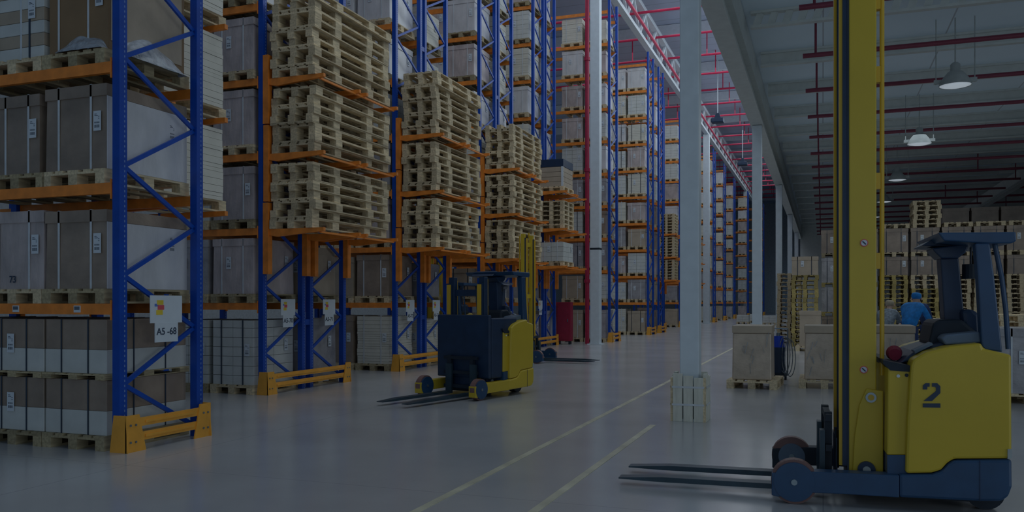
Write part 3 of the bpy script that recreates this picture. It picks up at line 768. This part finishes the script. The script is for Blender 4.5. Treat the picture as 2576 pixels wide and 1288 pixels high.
    # bracket arm beside the far wheel
    # cab: guard, pillars, seat
    def pz(pts, w0, w1, name, m, bev=.01): return MB().prism(PP(pts, w0), w0, w1).build(name, m, t, bevel=bev)
    pz([(2360, 585), (2556, 583), (2558, 606), (2545, 612), (2480, 613), (2400, 607), (2375, 606)], .12, TW-.12, 'overhead_guard', Nv)
    pz([(2318, 618), (2366, 588), (2410, 608), (2420, 622), (2345, 620)], .5, .95, 'visor', M['darknavy'])
    pz([(2345, 624), (2440, 612), (2430, 635), (2410, 650), (2368, 650), (2350, 632)], .45, .75, 'guard_bracket', M['darknavy'])
    pz([(2366, 650), (2412, 648), (2430, 832), (2378, 834)], .50, .68, 'front_pillar', M['darknavy'])
    pz([(2453, 612), (2490, 612), (2502, 700), (2522, 886), (2478, 880), (2470, 872), (2460, 700)], .10, .20, 'rear_pillar', Nv)
    pz([(2453, 612), (2490, 612), (2502, 700), (2522, 886), (2478, 880), (2470, 872), (2460, 700)], TW-.2, TW-.1, 'rear_pillar', Nv)
    q = MB(); pts = [(2502, 614), (2520, 700), (2530, 780), (2536, 878)]
    pw = [(P(a, b, .25)[0], .25, P(a, b, .25)[1]) for a, b in pts]; q.tube(pw, .017, 10); q.build('rear_bar', Nv, t)
    pz([(2336, 868), (2348, 812), (2362, 805), (2420, 803), (2470, 845), (2470, 866), (2345, 872)], .35, .85, 'seat_cushion', M['black'], .03)
    pz([(2420, 778), (2450, 778), (2466, 792), (2470, 850), (2425, 850)], .4, .8, 'seat_backrest', M['darknavy'], .04)
    pz([(2368, 852), (2380, 842), (2465, 834), (2470, 862), (2378, 868)], .14, .34, 'armrest', M['seat'], .012)
    pz([(2296, 906), (2330, 885), (2390, 871), (2372, 862), (2300, 884), (2262, 915)], .2, .9, 'dashboard', M['darknavy'])
    pz([(2300, 882), (2345, 862), (2347, 868), (2302, 890)], .15, .3, 'console_edge', M['seat'], .002)
    bb, zz = P(2250, 888, .4)
    MB().cyl((bb, .36, zz-.01), (bb, .42, zz), .045, 24, .058).build('steering_knob', M['redfab'], t)
    bb, zz = P(2442, 678, .6)
    q = MB(); q.cyl((bb, .6, zz-.07), (bb, .6, zz+.04), .06, 16); q.cyl((bb, .6, zz+.04), (bb, .6, zz+.24), .008, 8)
    q.build('hanging_beacon', M['black'], t)
    return t
tx, ty = c2w(OX, OZ)
reach_truck((tx, ty, 0), TH-TA, 'yellow and navy reach truck numbered 2 in the right foreground')
# truck crossing the middle: forks towards the camera
gx, gy = ground(1212, 1008)
reach_truck((gx, gy, 0), R(75), 'navy and yellow reach truck driving across the floor in the middle', mast_top=1.9, main=False, mastmat='darknavy', base='yellow')
reach_truck((-6.55, 20.62, 0), R(180), 'yellow reach truck parked between racks with its tall mast towards the corridor', mast_top=3.2, main=False, mastmat='yellow')
reach_truck((-9.98, 19.35, 0), R(0), 'yellow reach truck deeper between the third and fourth rack, mast raised', mast_top=4.7, main=False, mastmat='yellow')

# ------------------------------------------------------------------ floor loads in the right hall
def at_z(px, Z): return c2w((px-1288)/F*Z, Z)
for i, (px, lab) in enumerate(((1890, 'beside the hose cart, left one'), (2074, 'half behind the yellow mast'), (2252, 'between the mast and the seat of the near truck'))):
    x, yv = ground(px, 979)
    k = [(0, 'left of the mast')][0]
    pallet((x, yv, 0), f'pallet under the wrapped load {lab}', 'wood', rz=R(-3)*(i == 0), group='pallets of the floor loads')
    o = empty('wrapped_floor_load', (x, yv+.08, PH+.001), label=f'film-wrapped tan load, {lab}', cat='carton', group='wrapped loads on the floor')
    q = MB(); W, D, h = .66, 1.0, .94
    q.v = [(-W/2, 0, 0), (W/2, 0, 0), (W/2, D, 0), (-W/2, D, 0), (-W/2+.01, 0.02, h*.86), (W/2-.01, .02, h*.86), (W/2-.01, D-.02, h*.86), (-W/2+.01, D-.02, h*.86)]
    q.f = [(3,2,1,0),(4,5,6,7),(0,1,5,4),(1,2,6,5),(2,3,7,6),(3,0,4,7)]
    q.build('wrapped_body', M['pink' if 0 else 'tanwrap'] if 'tanwrap' in M else M['carton'], o, bevel=.02)
    MB().box(-W/2+.0, 0.01, h*.861, W/2, D, h).build('lid', M['tan'], o, bevel=.01)
    rn = random.Random(i); s = MB()
    for j in range(9):
        a = rn.uniform(-.3, .3); z0 = rn.uniform(.05, .6); s.bar((a, -.004, z0), (a+rn.uniform(-.06, .06), -.004, z0+rn.uniform(.1, .25)), .004, .008)
    s.build('film_fold', M['film'], o)
# hose cart
x, yv = at_z(1958, 16.4)
hc = empty('strapping_cart', (x, yv, 0), label='small cart with a blue canister and looping cables, beside the wrapped load', cat='cart')
MB().cyl((0, 0, .12), (0, 0, .62), .13, 16).build('drum', M['darknavy'], hc)
MB().cyl((0, 0, .62), (0, 0, .84), .12, 16, .09).build('canister', M['canister'], hc)
MB().box(-.16, -.14, .06, .16, .14, .12).build('base', M['black'], hc)
for s in (-.14, .14): MB().cyl((s-.02, -.14, .06), (s+.02, -.14, .06), .06, 14).build('wheel', M['black'], hc)
q = MB(); q.tube([(-.17, .1, .06), (-.17, .12, .98), (.17, .12, .98), (.17, .1, .06)], .013); q.build('handle_frame', M['steel'], hc)
for k in range(3):
    q = MB(); q.tube([(.12+.05*k+.10*sin(a), -.10, .48+.36*cos(a)-.03*k) for a in [j*pi/10 for j in range(0, 21)]], .009, 6); q.build('cable', M['greycloth'], hc)
q = MB(); q.lathe([(0, .0), (.04, 0), (.04, .06), (0, .06)], 12); q.build('valve', M['steel'], hc, (0, 0, .84))

# block-stacked wall of pallets and cartons
yw = 31.0
def stack(x, y, n, lab, z=0, kind='woodyel', rz=0):
    for i in range(n):
        rn = random.Random(int(x*31)+i)
        pallet((x+rn.uniform(-.02, .02), y+rn.uniform(-.02, .02), z+i*.1505), f'wooden pallet, {ORD[i+1]} up in the {lab}', kind, False, rz=rz+(0), group='block-stacked pallets in the low hall')
    return z+n*.1505
stack(-1.15, 32.4, 17, 'narrow stack at the left end of the block')
xs = [-.55+.94*i for i in range(9)]
for i, x in enumerate(xs):
    w_ = ['left-most', 'second', 'third', 'fourth', 'fifth', 'sixth', 'seventh', 'eighth', 'ninth'][i]
    yy = yw-(1.2 if i == 0 else 0)
    if i == 1 or i == 2:
        z = 0
        for c in range(3):
            pallet((x, yy, z), f'wooden pallet below the {["lowest", "middle", "upper"][c]} carton in the {w_} carton column of the block', 'woodyel', False, group='block-stacked pallets in the low hall')
            load('mauve' if c else 'carton', (x, yy+.03, z+.151), .84, 1.1, .86, '', detail=True, strap='k', lab=f'dark brown wrapped carton, {["lowest", "middle", "upper"][c]} in the {w_} column of the block', group='block-stacked cartons in the low hall')
            z += .151+.861
        z2 = z
    else:
        z = stack(x, yy, 16, f'{w_} tall stack of the block')
        load('tan' if i == 0 else 'carton', (x, yy+.03, z+.001), .84, 1.1, .62, '', detail=True, strap='k', lab=f'brown carton on top of the {w_} tall pallet stack of the block', group='block-stacked cartons in the low hall')
        z2 = z+.622
    if i:
        pallet((x, yy, z2+.001), f'wooden pallet under the topmost carton of the {w_} column of the block', 'wooddark', False, group='block-stacked pallets in the low hall')
        load('carton', (x, yy+.03, z2+.153), .86, 1.1, .80, '', detail=True, strap='k', lab=f'brown carton topmost in the {w_} column of the block', group='block-stacked cartons in the low hall')
        if i >= 3: pallet((x+.05, yy, z2+.955), f'empty wooden pallet lying on the topmost carton of the {w_} column', 'wooddark', False, group='block-stacked pallets in the low hall')
for i in range(5):
    pallet((xs[4]+.05+.03*(i % 2), yw+.02, 4.137+i*.1505), f'dark wooden pallet, {ORD[i+1]} up in the short stack crowning the block', 'wooddark', False, group='block-stacked pallets in the low hall')
# second line of cartons behind, higher
for i in range(4):
    x = 3.4+i*.95
    z = 0
    for c in range(5):
        load('mauve' if c % 2 else 'carton', (x+1.2, 34.6, z), .88, 1.15, .99, '', detail=False, lab=f'brown carton, {ORD[c+1]} up in the {ORD[i+1]} rear column behind the block', group='rear cartons in the low hall'); z += .992
# cardboard box on pallet in front of the block
x, yv = at_z(2038, 25.5)
pallet((x, yv, 0), 'wooden pallet under the plain tan carton in front of the block', 'wood', group='pallets of the floor loads')
load('tan', (x, yv+.05, .151), .62, .9, 1.08, '', detail=False, lab='plain tall tan carton on a pallet in front of the block')
# loads at the right edge
x, yv = at_z(2590, 12.3)
pallet((x, yv, 0), 'wooden pallet under the load at the right picture edge', 'wood', group='pallets of the floor loads')
load('mauve', (x, yv+.03, .151), .8, 1.1, .96, '', lab='wrapped greyish load cut off by the right picture edge')
x, yv = at_z(2568, 20)
stack(x, yv, 8, 'low stack behind the truck at the right edge', kind='wood')
x, yv = at_z(2410, 22.5)
stack(x-.3, yv, 7, 'low stack beside the workers', kind='wood')
# low carton loads far down the corridor beyond the hose cart
for i, (px, py, lab) in enumerate(((1868, 815, 'left one, far down the corridor'), (1900, 812, 'middle one, far down the corridor'), (1935, 818, 'right one, far down the corridor'))):
    x, yv = ground(px, py)
    pallet((x, yv, 0), f'wooden pallet under the low white load, {lab}', 'wood', False, group='pallets of the floor loads')
    load('whitebox', (x, yv+.03, .151), .8, 1.1, .5, '', detail=False, lab=f'low white carton load, {lab}', group='low white loads far down the corridor')

# ------------------------------------------------------------------ people
def skinned(name, nodes, edges, m, parent, sub=2):
    me = bpy.data.meshes.new(name); me.from_pydata([n[0] for n in nodes], edges, []); me.materials.append(m)
    o = bpy.data.objects.new(name, me); COL.objects.link(o)
    if parent: o.parent = parent
    s = o.modifiers.new('skin', 'SKIN'); s.use_smooth_shade = True
    if not me.skin_vertices: return o
    for i, n in enumerate(nodes):
        v = me.skin_vertices[0].data[i]; r = n[1]; v.radius = r if isinstance(r, tuple) else (r, r); v.use_root = (i == 0)
    sb = o.modifiers.new('sub', 'SUBSURF'); sb.levels = sub; sb.render_levels = sub
    return o
def person(loc, rz, lab, lean=.3, top='navycloth', legs='navycloth', head='hair', crouch=0.0, armf=.45, armz=.95):
    o = empty('person', loc, rz, label=lab, cat='person', group='workers in the low hall')
    hz = .92-crouch*.45; dx = lean
    J = {'pel': (0, 0, hz), 'wai': (dx*.18, 0, hz+.18), 'che': (dx*.6, 0, hz+.40), 'nec': (dx*.95, 0, hz+.55), 'hea': (dx*1.15+.02, 0, hz+.66), 'hto': (dx*1.2+.03, 0, hz+.78)}
    nodes = [(J['pel'], (.13, .11)), (J['wai'], (.13, .10)), (J['che'], (.15, .11)), (J['nec'], (.055, .055)), (J['hea'], (.085, .10)), (J['hto'], (.075, .085))]
    E = [(0, 1), (1, 2), (2, 3), (3, 4), (4, 5)]
    bod = [(p, tuple(q*.74 for q in r)) if i < 3 else (p, r) for i, (p, r) in enumerate(nodes)]; be = list(E); jack = [nodes[0], nodes[1], nodes[2], (J['nec'], (.075, .075))]; je = [(0, 1), (1, 2), (2, 3)]
    tr = [(J['pel'], (.145, .125))]; te = []
    jack = [(p, tuple(q+.035 for q in r)) for p, r in jack]
    for s in (-1, 1):
        sh = (J['che'][0]+.03*dx, s*.20, J['che'][2]+.06); el = (sh[0]+armf*.45, s*.25, sh[2]-.24); ha = (sh[0]+armf, s*.18, armz)
        n = len(bod); bod += [(sh, .042), (el, .034), (ha, .028)]; be += [(2, n), (n, n+1), (n+1, n+2)]
        d = Vector(ha)-Vector(el); d.normalize(); side = d.cross(Vector((0, s, 0))).normalized(); yv_ = Vector((0, 1, 0))
        pm = Vector(ha)+d*.06; m0 = len(bod); bod.append((tuple(pm), (.04, .018))); be.append((n+2, m0))
        for f in range(4):
            b0 = pm+yv_*(f-1.5)*.021+d*.02; L = (.06, .072, .068, .052)[f]; k1 = b0+d*L*.6; k2 = k1+(d*.5-Vector((0, 0, .7))).normalized()*L*.5
            q = len(bod); bod += [(tuple(b0), .009), (tuple(k1), .0085), (tuple(k2), .0075)]; be += [(m0, q), (q, q+1), (q+1, q+2)]
        b0 = Vector(ha)+d*.02-yv_*s*.035; k1 = b0+d*.03-yv_*s*.03; q = len(bod); bod += [(tuple(b0), .010), (tuple(k1), .009)]; be += [(n+2, q), (q, q+1)]
        n = len(jack); jack += [(sh, .078), (el, .062), (tuple(Vector(el)*.12+Vector(ha)*.88), .045)]; je += [(2, n), (n, n+1), (n+1, n+2)]
        hp = (0, s*.10, hz-.05); kn = (.10+crouch*.35, s*.12, .50-crouch*.08); an = (-.03-crouch*.05, s*.12, .09); toe = (.14, s*.13, .045)
        n = len(bod); bod += [(hp, .07), (kn, .046), (an, .034), (toe, .03)]; be += [(0, n), (n, n+1), (n+1, n+2), (n+2, n+3)]
        n = len(tr); tr += [(hp, .105), (kn, .078), (an, .062)]; te += [(0, n), (n, n+1), (n+1, n+2)]
    skinned('body', bod, be, M['skin'], o); skinned('jacket', jack, je, M[top], o); skinned('trousers', tr, te, M[legs], o)
    h = Vector(J['hea'])
    hd = skinned('head_cover', [(tuple(h+Vector((-.055, 0, -.04))), (.085, .10)), (tuple(h+Vector((-.03, 0, .06))), (.115, .125)), (tuple(h+Vector((-.015, 0, .13))), (.09, .10))], [(0, 1), (1, 2)], M[head], o)
    f = MB()
    for s in (-1, 1): f.box(h.x+.085, s*.032-.012, h.z+.005, h.x+.096, s*.032+.012, h.z+.017)
    f.build('eyes', M['ink'], o)
    MB().prism([(h.x+.085, h.z-.03), (h.x+.118, h.z-.028), (h.x+.09, h.z+.012)], -.012, .012).build('nose', M['skin'], o)
    MB().box(h.x+.075, -.022, h.z-.058, h.x+.088, .022, h.z-.05).build('mouth', M['sigr'], o)
    for s in (-1, 1): MB().cyl((h.x, s*.085, h.z-.01), (h.x, s*.105, h.z-.005), .028, 12).build('ear', M['skin'], o)
    for s in (-1, 1): MB().prism([(-.10, 0), (.20, 0), (.19, .05), (.05, .11), (-.09, .11)], s*.12-.045, s*.12+.045).build('shoe', M['black'], o, bevel=.02)
    return o
x, yv = at_z(2285, 17.8)
person((x, yv, 0), R(62), 'person in a bright blue padded jacket bending over a load, seen from behind', lean=.36, top='jacket', legs='navycloth', head='jacket')
x, yv = at_z(2336, 19.6)
person((x, yv, 0), R(200), 'person in dark navy clothes and a beige cap, right of the blue jacket', lean=.25, head='cap')
x, yv = at_z(2226, 20.3)
person((x, yv, 0), R(70), 'person in grey clothes crouching left of the blue jacket', lean=.35, top='greycloth', legs='navycloth', head='cap', crouch=.35, armf=.4, armz=.85)
x, yv = at_z(2112, 17.5)
person((x, yv, 0), R(20), 'person in dark clothes half hidden behind the yellow mast', lean=.15, top='navycloth', head='hair')

# ------------------------------------------------------------------ the smallest, farthest pallets as one object
pl = [o for o in COL.objects if o.parent is None and o.get('category') == 'pallet']
pl.sort(key=lambda o: o.location.length)
far_p = pl[296:]
if far_p:
    V = []; Fc = []; ks = PAL['wood'][2]
    for o in far_p:
        Mx = Matrix.Translation(o.location) @ o.rotation_euler.to_matrix().to_4x4()
        n = len(V); me = PAL['wood'][2]
        V += [tuple(Mx @ v.co) for v in me.vertices]; Fc += [tuple(n+i for i in p.vertices) for p in me.polygons]
        for c in list(o.children): bpy.data.objects.remove(c)
        bpy.data.objects.remove(o)
    me = bpy.data.meshes.new('distant_pallets'); me.from_pydata(V, [], Fc); me.materials.append(M['wood'])
    o = bpy.data.objects.new('distant_pallets', me); COL.objects.link(o)
    tag(o, label='many small wooden pallets under the loads of the farthest racks', cat='pallets', kind='stuff')
